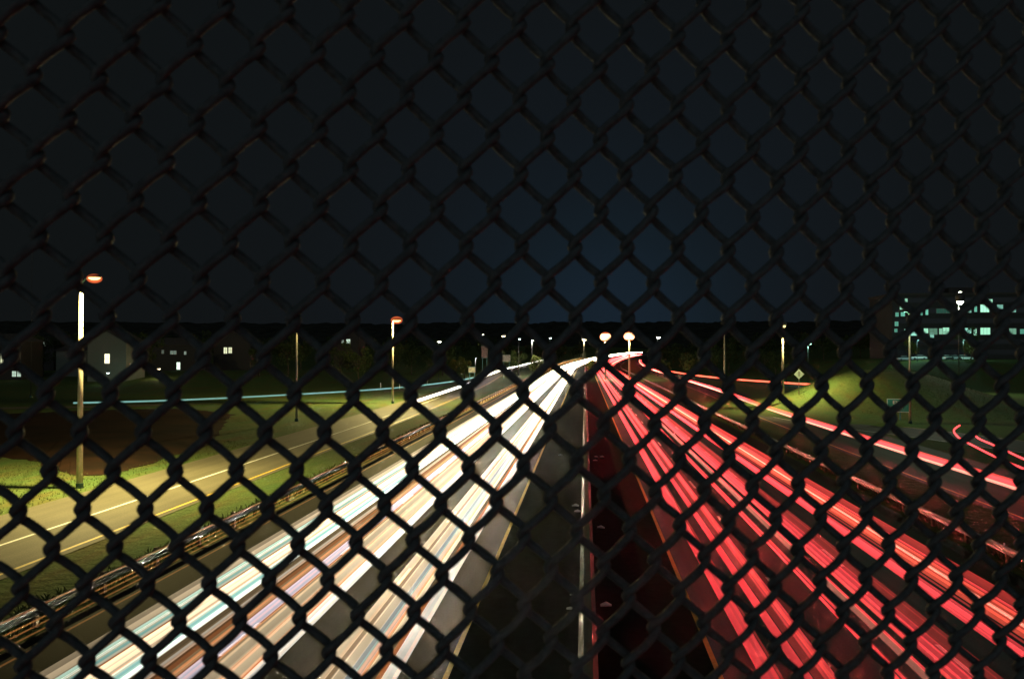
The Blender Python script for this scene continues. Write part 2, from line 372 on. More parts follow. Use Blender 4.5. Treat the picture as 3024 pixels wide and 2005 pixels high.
# ---------------------------------------------------------------- chain-link fence
Hm = [[98.04538634, 4.38909147, 140.27877145], [6.19537045, 118.72526408, 1408.10327131], [0.00672028, 0.00228658, 1.0]]
MEAS = [(0, 0, 146, 1394), (2, 0, 335, 1390), (4, 0, 516, 1392), (6, 0, 697, 1388), (8, 0, 875, 1386), (10, 0, 1046, 1385), (12, 0, 1215, 1383), (14, 0, 1383, 1381), (16, 0, 1545, 1376), (18, 0, 1705, 1367), (20, 0, 1858, 1356), (22, 0, 2007, 1347), (24, 0, 2152, 1341), (26, 0, 2292, 1331), (28, 0, 2421, 1323), (30, 0, 2556, 1321), (32, 0, 2690, 1323), (34, 0, 2822, 1326), (36, 0, 2952, 1323), (-1, 1, 56, 1516), (1, 1, 245, 1509), (3, 1, 427, 1509), (5, 1, 609, 1507), (7, 1, 789, 1505), (9, 1, 963, 1498), (11, 1, 1132, 1489), (13, 1, 1302, 1489), (15, 1, 1466, 1480), (17, 1, 1626, 1466), (19, 1, 1786, 1455), (21, 1, 1935, 1450), (23, 1, 2080, 1440), (25, 1, 2222, 1429), (27, 1, 2356, 1419), (29, 1, 2491, 1414), (31, 1, 2626, 1414), (33, 1, 2760, 1411), (35, 1, 2890, 1419), (0, 2, 153, 1628), (2, 2, 339, 1619), (4, 2, 524, 1615), (6, 2, 701, 1615), (8, 2, 877, 1606), (10, 2, 1051, 1603), (12, 2, 1219, 1592), (14, 2, 1386, 1590), (16, 2, 1547, 1574), (18, 2, 1705, 1565), (22, 2, 2007, 1546), (24, 2, 2151, 1535), (26, 2, 2289, 1525), (28, 2, 2424, 1515), (30, 2, 2556, 1504), (32, 2, 2693, 1499), (36, 2, 2954, 1507), (1, 3, 252, 1725), (3, 3, 434, 1727), (5, 3, 616, 1718), (7, 3, 796, 1714), (9, 3, 967, 1709), (11, 3, 1136, 1702), (13, 3, 1305, 1696), (15, 3, 1469, 1687), (17, 3, 1626, 1673), (23, 3, 2080, 1639), (25, 3, 2222, 1626), (27, 3, 2354, 1616), (29, 3, 2488, 1611), (31, 3, 2623, 1595), (33, 3, 2760, 1605), (35, 3, 2892, 1605), (0, 4, 164, 1848), (2, 4, 346, 1840), (4, 4, 528, 1840), (6, 4, 708, 1831), (8, 4, 883, 1831), (10, 4, 1055, 1817), (12, 4, 1224, 1804), (14, 4, 1388, 1795), (24, 4, 2149, 1735), (26, 4, 2289, 1722), (28, 4, 2421, 1706), (30, 4, 2553, 1699), (32, 4, 2690, 1699), (34, 4, 2822, 1691), (36, 4, 2957, 1704), (1, 5, 259, 1956), (3, 5, 438, 1952), (5, 5, 620, 1943), (7, 5, 800, 1938), (9, 5, 972, 1925), (11, 5, 1140, 1920), (13, 5, 1307, 1916), (25, 5, 2222, 1825), (27, 5, 2351, 1807), (29, 5, 2483, 1802), (31, 5, 2626, 1797), (33, 5, 2755, 1797), (35, 5, 2887, 1787), (26, 6, 2289, 1900), (28, 6, 2421, 1895), (30, 6, 2551, 1887), (32, 6, 2690, 1882), (34, 6, 2820, 1890), (36, 6, 2954, 1877), (3, -1, 422, 1279), (5, -1, 607, 1276), (7, -1, 783, 1276), (9, -1, 957, 1276), (11, -1, 1129, 1276), (13, -1, 1297, 1275), (15, -1, 1463, 1268), (17, -1, 1623, 1249), (19, -1, 1783, 1240), (21, -1, 1932, 1249), (23, -1, 2080, 1243), (25, -1, 2220, 1237), (27, -1, 2358, 1232), (29, -1, 2491, 1226), (31, -1, 2628, 1230), (33, -1, 2760, 1227), (35, -1, 2894, 1232), (8, -2, 869, 1166), (10, -2, 1042, 1166), (12, -2, 1213, 1166), (14, -2, 1382, 1165), (16, -2, 1545, 1156), (18, -2, 1703, 1153), (20, -2, 1856, 1147), (22, -2, 2007, 1143), (24, -2, 2151, 1140), (26, -2, 2290, 1135), (28, -2, 2426, 1133), (30, -2, 2557, 1123), (15, -3, 1464, 1054), (17, -3, 1620, 1054), (19, -3, 1781, 1054), (21, -3, 1936, 1051), (16, -4, 1539, 930), (18, -4, 1703, 933), (20, -4, 1853, 930), (22, -4, 2004, 933), (24, -4, 2152, 936), (26, -4, 2292, 942), (28, -4, 2429, 942), (19, -5, 1765, 831), (21, -5, 1931, 831), (18, -6, 1701, 729), (20, -6, 1858, 729), (21, -7, 1918, 612)]
Mi = [[(Hm[0][k]-CX0*Hm[2][k])/FPX for k in range(3)], [(Hm[1][k]-CY0*Hm[2][k])/FPX for k in range(3)], [Hm[2][k] for k in range(3)]]
a3 = Vector((Mi[0][0], Mi[1][0], Mi[2][0])); b3 = Vector((Mi[0][1], Mi[1][1], Mi[2][1])); c3 = Vector((Mi[0][2], Mi[1][2], Mi[2][2]))
HALF = 0.018
lam = HALF/a3.length
def cam2w(v): return RGT*v.x - UPV*v.y + FWD*v.z
A3 = cam2w(a3)*lam; B3 = cam2w(b3)*lam; C3 = CPOS + cam2w(c3)*lam
NF = A3.cross(B3).normalized()
if NF.dot(FWD) < 0: NF = -NF
AX = A3.normalized()
def hom(i, j):
    w = Hm[2][0]*i+Hm[2][1]*j+1.0
    return (Hm[0][0]*i+Hm[0][1]*j+Hm[0][2])/w, (Hm[1][0]*i+Hm[1][1]*j+Hm[1][2])/w
RES = [(i, j, x-hom(i, j)[0], y-hom(i, j)[1]) for i, j, x, y in MEAS]
_kc = {}
def knot(i, j):
    """a crossing of the mesh: column i, row j, on the fence plane, with the sag of the real mesh"""
    if (i, j) in _kc: return _kc[(i, j)]
    px, py = hom(i, j); sw = .002; sx = sy = 0.0
    for a, b, rx, ry in RES:
        g = math.exp(-((a-i)**2*.5+(b-j)**2)/1.3); sw += g; sx += g*rx; sy += g*ry
        g = .01*math.exp(-((a-i)**2*.5+(b-j)**2)/18); sw += g; sx += g*rx; sy += g*ry
    px += sx/sw; py += sy/sw
    d = ray(px, py); t = (C3-CPOS).dot(NF)/d.dot(NF)
    p = CPOS + d*t
    p += AX*(0.0006*noise.noise(Vector((i*1.7, j*1.3, 5)))) + Vector((0, 0, 0.0006*noise.noise(Vector((i*1.1, j*2.3, 9)))))
    _kc[(i, j)] = p; return p
RW = 0.00285
mbf = MB()
J0, J1 = -15, 12
for w in range(-12, 52):
    base = []
    for j in range(J0, J1):
        left = ((w+j) % 2 == 0)
        p = knot(w, j)+AX*(-RW*1.6) if left else knot(w+1, j)+AX*(RW*1.6)
        q = knot(w+1, j+1)+AX*(RW*1.6) if left else knot(w, j+1)+AX*(-RW*1.6)
        sgn = 1 if left else -1            # "\" strokes lie on the far side, "/" strokes on the near side
        N = 14
        for k in range(N):
            t = k/N
            base.append((p.lerp(q, t), sgn*math.sin(math.pi*t)**0.75))
    n = len(base); pts = []
    for k in range(n):
        a = [base[min(max(k+m, 0), n-1)][0] for m in (-2, -1, 0, 1, 2)]
        c = sum(a, Vector())/5.0
        h = RW*0.28*noise.noise(Vector((w*3.1, k*0.31, 0)))
        pts.append(c + NF*(base[k][1]*RW*1.75) + AX*h*0.5)
    mbf.tube(pts, RW, 8)
o = mbf.build('chain_link_fence', M_vinyl, smooth=True)
tag(o, 'black vinyl coated chain-link fence filling the foreground, seen from close up', 'fence')

# ---------------------------------------------------------------- light trails of the passing traffic
def trail_mat(name, col, dens, surf):
    m = bpy.data.materials.new(name); m.use_nodes = True; t = m.node_tree; t.nodes.clear()
    o = t.nodes.new('ShaderNodeOutputMaterial')
    e = t.nodes.new('ShaderNodeEmission'); e.inputs['Color'].default_value = (*col, 1); e.inputs['Strength'].default_value = dens
    t.links.new(e.outputs[0], o.inputs['Volume'])
    e2 = t.nodes.new('ShaderNodeEmission'); e2.inputs['Color'].default_value = (*col, 1); e2.inputs['Strength'].default_value = surf
    tr = t.nodes.new('ShaderNodeBsdfTransparent'); ad = t.nodes.new('ShaderNodeAddShader')
    t.links.new(e2.outputs[0], ad.inputs[0]); t.links.new(tr.outputs[0], ad.inputs[1]); t.links.new(ad.outputs[0], o.inputs['Surface'])
    return m
def trail(name, pts, r, col, L, label, group, flat=1.0):
    pts = [Vector(p) for p in pts]
    base = pts[0].copy(); mb = MB()
    mb.tube([p-base for p in pts], r, 8, flat=flat)
    m = trail_mat(name+'_glow', col, L**1.5/(17.5*max(r, .06)*flat)*(.58 if col[2] < .1 else .86), L*0.012)
    o = mb.build(name, m, smooth=True); o.location = base
    return tag(o, label, 'light trail', group)
def hw_pts(x, z, y0=-12, y1=905):
    ys_ = [y0] + list(range(0, 380, 60)) + list(range(380, y1+1, 30))
    return [(x+road_x(y), y, z+road_z(y)) for y in ys_]
Cc = (1.0, .76, .47); Yc = (.38, .84, .74); Oc = (.85, .24, .06); Wc = (1.0, .93, .80); Nc = (.55, .34, .17); Lc = (.85, .80, .95); Gc = (.42, .46, .46)
colname = {Cc: 'cream', Yc: 'pale cyan', Oc: 'orange', Wc: 'white', Nc: 'tan', Lc: 'lavender white', Gc: 'grey'}
left = {
 'outer lane of white headlights': [(1.675,1.640,Cc,.42),(1.64,1.606,Cc,.5),(1.597,1.560,Yc,.75),(1.545,1.520,Oc,.5),(1.520,1.490,Cc,.9),(1.49,1.463,Cc,.75),(1.445,1.41,Yc,.9),(1.41,1.395,Wc,.6)],
 'dim outer gap between white lanes': [(1.385,1.372,Nc,.16),(1.36,1.348,Nc,.22),(1.335,1.322,Oc,.18),(1.31,1.297,Oc,.30)],
 'middle lane of white headlights': [(1.285,1.262,Nc,.40),(1.257,1.242,Oc,.35),(1.237,1.205,Lc,.8),(1.183,1.165,Nc,.5),(1.16,1.12,Cc,.7),(1.113,1.10,Oc,.5),(1.097,1.06,Cc,.85),(1.055,1.037,Oc,.6),(1.034,1.0,Wc,1.0)],
 'inner lane of white headlights': [(.825,.797,Cc,.75),(.792,.772,Nc,.5),(.768,.738,Cc,.7),(.733,.715,Gc,.5),(.708,.697,Oc,.6),(.692,.682,Oc,.6),(.677,.661,Cc,.6),(.637,.621,Oc,.5),(.617,.577,Wc,1.0)]}
ORD = 'first second third fourth fifth sixth seventh eighth ninth tenth eleventh twelfth thirteenth fourteenth fifteenth sixteenth seventeenth eighteenth nineteenth twentieth twenty-first twenty-second twenty-third twenty-fourth twenty-fifth twenty-sixth twenty-seventh twenty-eighth twenty-ninth thirtieth'.split()
rt = random.Random(21)
def lane_trails(lane, L_, sgn, names, kindword, groupword, y1, zb, cols):
    M = [(a, b, c, st, zb+.12*rt.random()) for (a, b, c, st) in L_]
    lo = min(min(m[0], m[1]) for m in L_); hi = max(max(m[0], m[1]) for m in L_)
    for k in range((8 if sgn < 0 else 4) if len(L_) > 5 else 3):       # finer strands laid over the broad ones
        c = rt.choice(cols); s_ = rt.uniform(lo, hi); w = rt.uniform(.0025, .007)
        M.append((s_-w, s_+w, c, rt.uniform(.14, .42), zb+.15+.2*rt.random()))
    M.sort(key=lambda m: m[0]+m[1])
    for k, (a, b, c, st, z) in enumerate(M):
        s_ = (a+b)/2; r = abs(a-b)/2*(CAMH-z)*(1.06 if sgn < 0 else .93); thin = 'thin ' if r < .07 else ''
        trail('light_trail', hw_pts(sgn*s_*(CAMH-z), z, y1=y1), r, c, st, '%s%s trail, %s from the median in the %s' % (thin, names[c], ORD[k], lane), groupword+lane)
for lane, L_ in left.items(): lane_trails(lane, L_, -1, colname, 'headlight', 'headlight trails in the ', 905, .66, (Cc, Oc, Yc, Wc, Nc, Oc))
# marker lights of a tall lorry in the outer lane
for s, z, L, nm in ((2.138, 2.78, .5, 'topmost'), (2.035, 2.5, .6, 'second from top'), (1.993, 2.33, .45, 'middle'), (1.948, 2.16, .45, 'fourth from top'), (1.85, 1.79, .5, 'lowest')):
    trail('light_trail', hw_pts(-s*(CAMH-z), z, y1=600), 0.022, (.75, .30, .08), L*.26, nm+' of the five thin orange trails in front of the left guard rail', 'thin orange marker light trails by the left guard rail')

Rc = (1.0, .060, .068); Ro = (1.0, .10, .055); Rp = (.62, .22, .15); Rd = (.8, .06, .05)
cn2 = {Rc: 'bright red', Ro: 'orange red', Rp: 'pale pink', Rd: 'dull red', Wc: 'white'}
right = {
 'inner lane of red tail lights': [(.537,.565,Rc,.85),(.566,.592,Rc,.7),(.596,.604,Rd,.3),(.66,.692,Rc,.85),(.70,.725,Rd,.35),(.73,.768,Rc,.85),(.778,.80,Rd,.18)],
 'middle lane of red tail lights': [(.945,.957,Rc,.7),(.966,.976,Rc,.6),(1.03,1.055,Rp,.42),(1.058,1.068,Rc,.6),(1.108,1.140,Rc,.8),(1.14,1.172,Rc,.8),(1.175,1.20,Rc,.5),(1.225,1.25,Rd,.35),(1.255,1.27,Rd,.25)],
 'outer lane of red tail lights': [(1.40,1.424,Rc,.85),(1.434,1.450,Rc,.8),(1.455,1.472,Rc,.5),(1.53,1.558,Ro,.7),(1.558,1.585,Ro,.65),(1.588,1.601,Rp,.6),(1.604,1.632,Ro,.65),(1.632,1.66,Rd,.6),(1.682,1.70,Rd,.4),(1.715,1.736,Rd,.5)]}
for lane, L_ in right.items(): lane_trails(lane, L_, 1, cn2, 'tail light', 'tail light trails in the ', 770, .74, (Rc, Rc, Ro, Rd, Rd))
def side_pts(path, L, off, z, s0, s1, step=8):
    out_ = []; s = s0
    while s <= s1:
        x, y, nx, ny = path(s); out_.append((x+nx*off, y+ny*off, z+road_z(y))); s += step
    return out_
for off, r, c, L, nm in ((-1.42, .10, Rp, .8, 'pale pink'), (-.95, .16, Rc, .8, 'broad bright red'), (-.50, .13, Rc, .75, 'narrower bright red'), (-.05, .12, Rd, .7, 'dull red')):
    trail('light_trail', side_pts(RS[0], RS[1], off, .8, 20, 640), r, c, L, nm+' trail along the right side road', 'red light trails along the right side road')
for off, r, L, nm in ((-.55, .16, .9, 'left'), (.25, .14, .9, 'right')):
    trail('light_trail', side_pts(LS[0], LS[1], off, .7, 160, 640), r, Wc, L, nm+' one of the white trail pair starting partway along the left side road', 'white light trails on the left side road')
trail('light_trail', side_pts(LR[0], LR[1], 0.2, .7, 66, LR[1]-4, 6), .14, Yc, .22, 'single pale cyan trail along the left slip road', 'pale cyan trail on the left slip road')
for off, r, nm in ((-.5, .2, 'nearer'), (.4, .2, 'farther')):
    trail('light_trail', side_pts(RR[0], RR[1], off, .8, 82, RR[1]-2, 6), r, Ro, .6, nm+' red trail on the slip road behind the diamond sign', 'red trails on the right slip road')
def pix_path(P, z): return [ground_pt(a, b, z) for a, b in P]
def smooth_pts(P, n=8):
    pa, L, pos = poly_path(P); return [pos(L*i/(n*len(P))) for i in range(n*len(P)+1)]
trail('light_trail', smooth_pts(pix_path([(2834,1256),(2822,1264),(2817,1271),(2820,1280),(2832,1292),(2850,1303),(2890,1324),(2932,1345),(2975,1364),(3024,1384),(3100,1414)], .8)), .085, Rc, .9, 'hooked red trail of a car turning on the loop ramp', 'red trails on the loop ramp')
trail('light_trail', smooth_pts(pix_path([(2872,1272),(2878,1284),(2895,1297),(2932,1313),(2978,1334),(3024,1355),(3100,1385)], .8)), .085, Rc, .9, 'upper short red trail beside the hooked one on the loop ramp', 'red trails on the loop ramp')

# ---------------------------------------------------------------- median barrier and guard rails
mb = MB()
prof = [(-.30, 0), (-.30, .08), (-.18, .33), (-.13, .86), (.13, .86), (.17, .33), (.30, .08), (.30, 0)]
y = -20
while y < 700:
    ln = 6.0 if y < 380 else 12
    a0 = road_x(y); a1 = road_x(y+ln)
    b = len(mb.v); n = len(prof)
    mb.v += [(x+.08+a0, y, z+road_z(y)+.012) for x, z in prof]+[(x+.08+a1, y+ln-.03, z+road_z(y+ln)+.012) for x, z in prof]
    for i in range(n): j = (i+1) % n; mb.f.append((b+i, b+n+i, b+n+j, b+j)); mb.m.append(0)
    mb.f.append(tuple(b+i for i in range(n))); mb.m.append(0); mb.f.append(tuple(b+n+i for i in reversed(range(n)))); mb.m.append(0)
    y += ln
tag(mb.build('median_barrier', M_conc), 'weathered concrete barrier along the median', 'barrier')

M_refl = mat('reflector', (0.6, 0.75, 0.75), 0.2, 0.0)
M_galvL = mat('dull_galvanised_steel', (0.085, 0.085, 0.08), 0.8, 0.0, noise_scale=5, amt=0.25, spec=.1)
def guardrail(x, side, label, gm=M_galv):
    root = empty('guard_rail', (x, -10, 0))
    mb = MB(); pr = [(0, .44), (.07, .50), (.07, .545), (.0, .60), (.0, .635), (.07, .69), (.07, .735), (0, .80)]
    pr = [(-side*a, z) for a, z in pr]; full = pr + [(a+side*.006, z) for a, z in reversed(pr)]
    ys_ = [0] + list(range(30, 391, 60)) + list(range(410, 800, 20)); n = len(full)
    for k, yy in enumerate(ys_):
        X = road_x(yy); mb.v += [(X+a, yy, z+road_z(yy)) for a, z in full]
        if k:
            for i in range(n): j = (i+1) % n; mb.f.append(((k-1)*n+i, k*n+i, k*n+j, (k-1)*n+j)); mb.m.append(0)
    mb.build('rail', gm, root)
    pm = MB(); pm.box(-.08, .08, -.1, .1, 0, .83); first = pm.build('post', M_post, root); pb = (side*.17)
    first.location = (pb, 24, 0)
    rb = MB(); rb.box(-.03, .03, -.015, .015, .80, .90); rf = rb.build('reflector', M_refl, root); rf.location = (0, 24, 0)
    for k in range(1, 80):
        c = first.copy(); COL.objects.link(c); c.parent = root; yy = 24+k*3.81; c.location = (pb+road_x(yy), yy, road_z(yy))
        if k % 3 == 0 and k < 60:
            c = rf.copy(); COL.objects.link(c); c.parent = root; c.location = (road_x(yy), yy, road_z(yy))
    return tag(root, label, 'guard rail')
guardrail(-18.3, -1, 'steel guard rail on brown posts left of the white light trails', M_galvL)
guardrail(18.3, 1, 'steel guard rail with reflectors right of the red light trails')

# ---------------------------------------------------------------- street lamps
SOD = (1.0, .80, .30)
def pt_light(name, loc, energy, col, parent=None, rad=0.12, spot=None):
    l = bpy.data.lights.new(name, 'SPOT' if spot else 'POINT'); l.energy = energy; l.color = col; l.shadow_soft_size = rad
    if spot: l.spot_size = math.radians(spot); l.spot_blend = 0.9
    o = bpy.data.objects.new(name, l); o.location = loc; lk(o, parent); return o
GL = {}
def glowm(col, st):
    k = (col, st)
    if k not in GL: GL[k] = glow('lamp_glow', col, st)
    return GL[k]
def halo_mat(r, L=1.0):
    m = trail_mat('lamp_halo_glow', (1.0, .17, .045), 0.7*L/r, 0.0); return m
def street_lamp(x, y, h, arm, energy, col, label, group=None, lens=(.45, .20, .13), glowst=40, pr=.11, z0=None, polemat=None, spot=None, bowl=0):
    z0 = terrain(x, y) if z0 is None else z0
    root = empty('street_lamp', (x, y, z0))
    mb = MB(); mb.tube([(0, 0, .25), (0, 0, h*.5), (0, 0, h-.1)], [pr*1.25, pr, pr*.62], 10)
    mb.build('pole', polemat or M_pole, root, True)
    mb = MB(); mb.tube([(0, 0, -.3), (0, 0, .32)], [.24, .24], 12); mb.tube([(0, 0, .32), (0, 0, .40)], [.2, .14], 10); mb.build('base', M_conc, root)
    mb = MB(); s = 1 if arm > 0 else -1
    mb.tube([(0, 0, h-.5), (arm*.3, 0, h-.12), (arm*.8, 0, h)], [.05, .045, .04], 8); mb.build('arm', M_galv, root, True)
    hd = MB(); hd.ellipsoid((arm, 0, h+.05), lens[0]*1.15, lens[1]*1.15, lens[2]); hdo = hd.build('lamp_head', M_dark, root, True)
    ln = MB(); ln.ellipsoid((arm, 0, h-.045), lens[0], lens[1], lens[2]*1.15); ln.build('lens', glowm(col, (2.6 if glowst >= 40 else glowst) if (energy > 4000 or glowst < 40) else .02), hdo, True)
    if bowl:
        bw = MB(); bw.ellipsoid((arm, 0, h-.10), bowl, bowl*.9, bowl*.62, 20, 12); bw.build('bowl', halo_mat(bowl), hdo, True)  # added orange glow volume imitating the halo round the lens
        pass
    if energy: pt_light('lamp_light', (arm, 0, h-.045-lens[2]*1.3-.1), energy, col, root, spot=spot)
    return tag(root, label, 'street lamp', group)
def lamp_px(px, py_head, Y, arm_px, **kw):
    """stand a lamp so that its head is where the photo has it, Y metres down the road"""
    p = at(px, py_head, Y); kw2 = dict(kw)
    z0 = terrain(p.x, Y); h = p.z - z0
    return street_lamp(p.x, Y, h, arm_px*Y/FPX, **kw2)
p = ground_pt(235, 1440)
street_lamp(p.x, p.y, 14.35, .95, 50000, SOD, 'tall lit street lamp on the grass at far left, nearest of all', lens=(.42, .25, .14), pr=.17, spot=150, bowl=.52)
lamp_px(877, 926, 103, 8, energy=1500, col=SOD, label='thin street lamp with a small dim light standing on the left verge', lens=(.22, .15, .1), pr=.12)
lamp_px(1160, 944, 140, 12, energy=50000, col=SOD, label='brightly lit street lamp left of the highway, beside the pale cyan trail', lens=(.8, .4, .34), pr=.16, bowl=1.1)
lamp_px(2311, 958, 132, 5, energy=30000, col=SOD, spot=140, label='lit street lamp on the right verge above the diamond sign', lens=(.26, .2, .42), pr=.17)
lamp_px(2139, 955, 152, -6, energy=0, col=SOD, label='unlit street lamp left of the one above the diamond sign', lens=(.3, .2, .1), pr=.15, polemat=M_pole)
p = ground_pt(2688, 1253); street_lamp(p.x, p.y, 14.3, -.9, 1800, (.8,1.0,.6), 'street lamp with an added faint light beside the green exit sign', lens=(.35, .2, .1), pr=.12)  # lamp itself is unlit; faint light added to brighten the exit sign

# far lamps ---------------------------------------------------------
WARM = (1.0, .82, .45); COOL = (.70, .95, .88); WHT = (1.0, .96, .80)
for (px, py, Y, rad, col, E, lab) in (
    (1424, 987, 330, .34, WHT, 0, 'small cream lamp above the pinkish billboard'),
    (1485, 990, 300, .62, WARM, 2500, 'larger yellow lamp right of the small cream one'),
    (1532, 1000, 300, .32, COOL, 0, 'faint blue-white lamp left of the yellow-lit tree'),
    (1571, 1004, 292, .36, WHT, 9000, 'white lamp standing over the yellow-lit tree'),
    (1623, 997, 330, .40, COOL, 0, 'blue-white lamp between the lit tree and the highway'),
    (1724, 999, 300, .85, WARM, 9000, 'starry yellow lamp just left of the two big lights'),
    (1942, 994, 300, .65, WHT, 3000, 'white lamp right of the two big lights'),
    (1295, 1007, 260, .5, WHT, 0, 'oval white lamp between the bright street lamp and the billboard'),
    (465, 1087, 205, .42, WARM, 250, 'yellow porch lamp low down near the houses'),
    (95, 722, 150, .16, WHT, 0, 'tiny high light at the far left above the houses'),
    (2830, 880, 150, .55, (.95, 1.0, .75), 6000, 'tall greenish-white car park lamp in front of the office block'),
    (2386, 1012, 240, .6, (.45, 1.0, .75), 2500, 'small turquoise lamp right of the mound lamp'),
    ):
    p = at(px, py, Y); z0 = terrain(p.x, Y); h = p.z-z0
    street_lamp(p.x, Y, h, .3, E, col, lab, lens=(rad*1.3, rad, rad*(1.9 if px == 2830 else .95)), glowst=14, pr=.06, polemat=M_dark)
def high_mast(px, py, Y, label):
    p = at(px, py, Y); z0 = terrain(p.x, Y); h = p.z-z0
    root = empty('high_mast_lamp', (p.x, Y, z0))
    mb = MB(); mb.tube([(0, 0, 0), (0, 0, h*.5), (0, 0, h+.4)], [.32, .26, .18], 12); mb.build('pole', M_pole, root, True)
    mb = MB(); R = .85
    mb.tube([(R*math.cos(a*math.pi/12), R*math.sin(a*math.pi/12), h+.15) for a in range(25)], .07, 6, caps=False)
    for a in range(4): mb.tube([(0, 0, h+.15), (R*math.cos(a*math.pi/2), R*math.sin(a*math.pi/2), h+.15)], .05, 6)
    mb.build('ring', M_galv, root)
    for a in range(6):
        an = a*math.pi/3+.3; m1 = MB(); m1.ellipsoid((R*math.cos(an), R*math.sin(an), h+.1), .45, .45, .3); hd = m1.build('lamp_head', M_dark, root, True)
        m2 = MB(); m2.ellipsoid((R*math.cos(an), R*math.sin(an), h-.35), .95, .95, 1.1); m2.build('lens', glowm((1.0, .50, .24), 4.0), hd, True)
    m3 = MB(); m3.ellipsoid((0, 0, h-.3), 1.95, 1.95, 1.6, 24, 14); m3.build('bowl', halo_mat(2.2), root, True)  # glow volume put round the cluster as its halo, no solid globe
    pt_light('lamp_light', (0, 0, h-1.6), 30000, SOD, root, .3, 140)
    return tag(root, label, 'high mast lamp')
high_mast(1788, 992, 262, 'left of the two big glaring lights over the highway')
high_mast(1858, 990, 262, 'right of the two big glaring lights over the highway')

# ---------------------------------------------------------------- trees
def leaf_mat(name, c, c2):
    return mat(name, c, 0.8, noise_scale=0.8, col2=c2, spec=0.15)
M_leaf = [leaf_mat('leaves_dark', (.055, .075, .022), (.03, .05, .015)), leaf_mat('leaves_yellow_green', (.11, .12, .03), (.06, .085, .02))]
M_bark = mat('bark', (.06, .045, .03), .9, noise_scale=6, amt=.3)
def crown_mesh(seed, R, Hc, nleaf):
    rnd = random.Random(seed); mb = MB(); blobs = []
    for k in range(9):
        a = rnd.random()*6.283; rr = R*.62*math.sqrt(rnd.random()); zz = Hc*(.15+.75*rnd.random())
        blobs.append((rr*math.cos(a), rr*math.sin(a), zz, R*(.28+.26*rnd.random())*(1.15-.5*zz/Hc)))
    for k in range(nleaf):
        bx, by, bz, br = blobs[rnd.randrange(len(blobs))]
        d = Vector((rnd.gauss(0, 1), rnd.gauss(0, 1), rnd.gauss(0, .85))).normalized()*br*(.45+.6*rnd.random()**.6)
        c = Vector((bx, by, bz))+d; s = .13+.16*rnd.random()
        u = Vector((rnd.gauss(0, 1), rnd.gauss(0, 1), rnd.gauss(0, 1))).normalized(); w_ = u.cross(Vector((rnd.gauss(0, 1), rnd.gauss(0, 1), rnd.gauss(0, 1)))).normalized()
        mb.face([c-u*s, c-w_*s*.6, c+u*s, c+w_*s*.6])
    return mb
def tree_proto(seed, H, R, m):
    root = empty('tree'); rnd = random.Random(seed)
    mb = MB(); mb.tube([(0, 0, -.3), (.05, 0, H*.25), (.1*R, .05, H*.55), (.05*R, .1, H*.8)], [.22, .17, .11, .04], 8)
    for k in range(6):
        a = rnd.random()*6.283; z0 = H*(.28+.3*rnd.random())
        mb.tube([(.05, 0, z0), (R*.35*math.cos(a), R*.35*math.sin(a), z0+H*.14), (R*.65*math.cos(a), R*.65*math.sin(a), z0+H*.25)], [.09, .05, .02], 6)
    mb.build('trunk', M_bark, root, True)
    c = crown_mesh(seed, R, H*.72, 1500).build('crown', m, root); c.location = (0, 0, H*.26)
    return root
protos = [tree_proto(11, 11, 4.2, M_leaf[0]), tree_proto(12, 9, 3.8, M_leaf[1]), tree_proto(13, 13, 4.6, M_leaf[0]), tree_proto(14, 8, 3.2, M_leaf[1])]
pused = [False]*4
def tree(kind, x, y, sc, rz, label, group='dark trees around the highway', dz=0):
    r0 = protos[kind]
    if not pused[kind]: r = r0; pused[kind] = True
    else:
        r = r0.copy(); COL.objects.link(r)
        for ch in r0.children:
            c = ch.copy(); COL.objects.link(c); c.parent = r
    r.location = (x, y, terrain(x, y)+dz); r.rotation_euler = (0, 0, rz); r.scale = (sc, sc, sc)
    return tag(r, label, 'tree', group)
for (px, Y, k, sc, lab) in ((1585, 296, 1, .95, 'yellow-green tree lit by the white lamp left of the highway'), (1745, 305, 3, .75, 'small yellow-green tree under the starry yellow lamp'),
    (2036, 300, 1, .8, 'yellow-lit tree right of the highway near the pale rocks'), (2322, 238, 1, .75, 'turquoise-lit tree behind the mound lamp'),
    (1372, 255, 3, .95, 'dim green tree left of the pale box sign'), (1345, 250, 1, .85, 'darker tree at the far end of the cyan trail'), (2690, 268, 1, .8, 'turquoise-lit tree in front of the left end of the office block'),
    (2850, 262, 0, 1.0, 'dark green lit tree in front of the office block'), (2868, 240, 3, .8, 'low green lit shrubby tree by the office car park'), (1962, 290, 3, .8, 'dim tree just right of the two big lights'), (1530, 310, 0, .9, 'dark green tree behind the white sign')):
    p = at(px, 1037, Y); tree(k, p.x, Y, sc, random.random()*6, lab, None)
nT = 0
spots = []
for k in range(26):
    px = 20+ k*52+random.uniform(-18, 18); Y = random.choice((215, 240, 262, 300)) + random.uniform(-8, 8)
    if 250 < px < 380: Y += 60
    if px > 1200: Y += 60
    spots.append((px, Y))
for k in range(22):
    px = 2010+k*48+random.uniform(-14, 14); Y = 300+random.uniform(0, 80)
    spots.append((px, Y))
for k in range(10): spots.append((1500+k*50+random.uniform(-10, 10), 620+random.uniform(0, 60)))
spots.sort(); cnt = {}
for (px, Y) in spots:
    p = at(px, 1037, Y)
    if abs(p.x-road_x(Y)) < 26: continue
    nT += 1; side = 'left field' if px < 1500 else ('far road end' if px < 2000 else 'right side')
    cnt[side] = cnt.get(side, -1)+1
    tree(random.choice((0, 2, 0)), p.x, Y, .8+.4*random.random(), random.random()*6.28, 'dark unlit tree, %s from the left in the %s row' % (ORD[cnt[side]], side), 'dark unlit trees on the %s' % side)

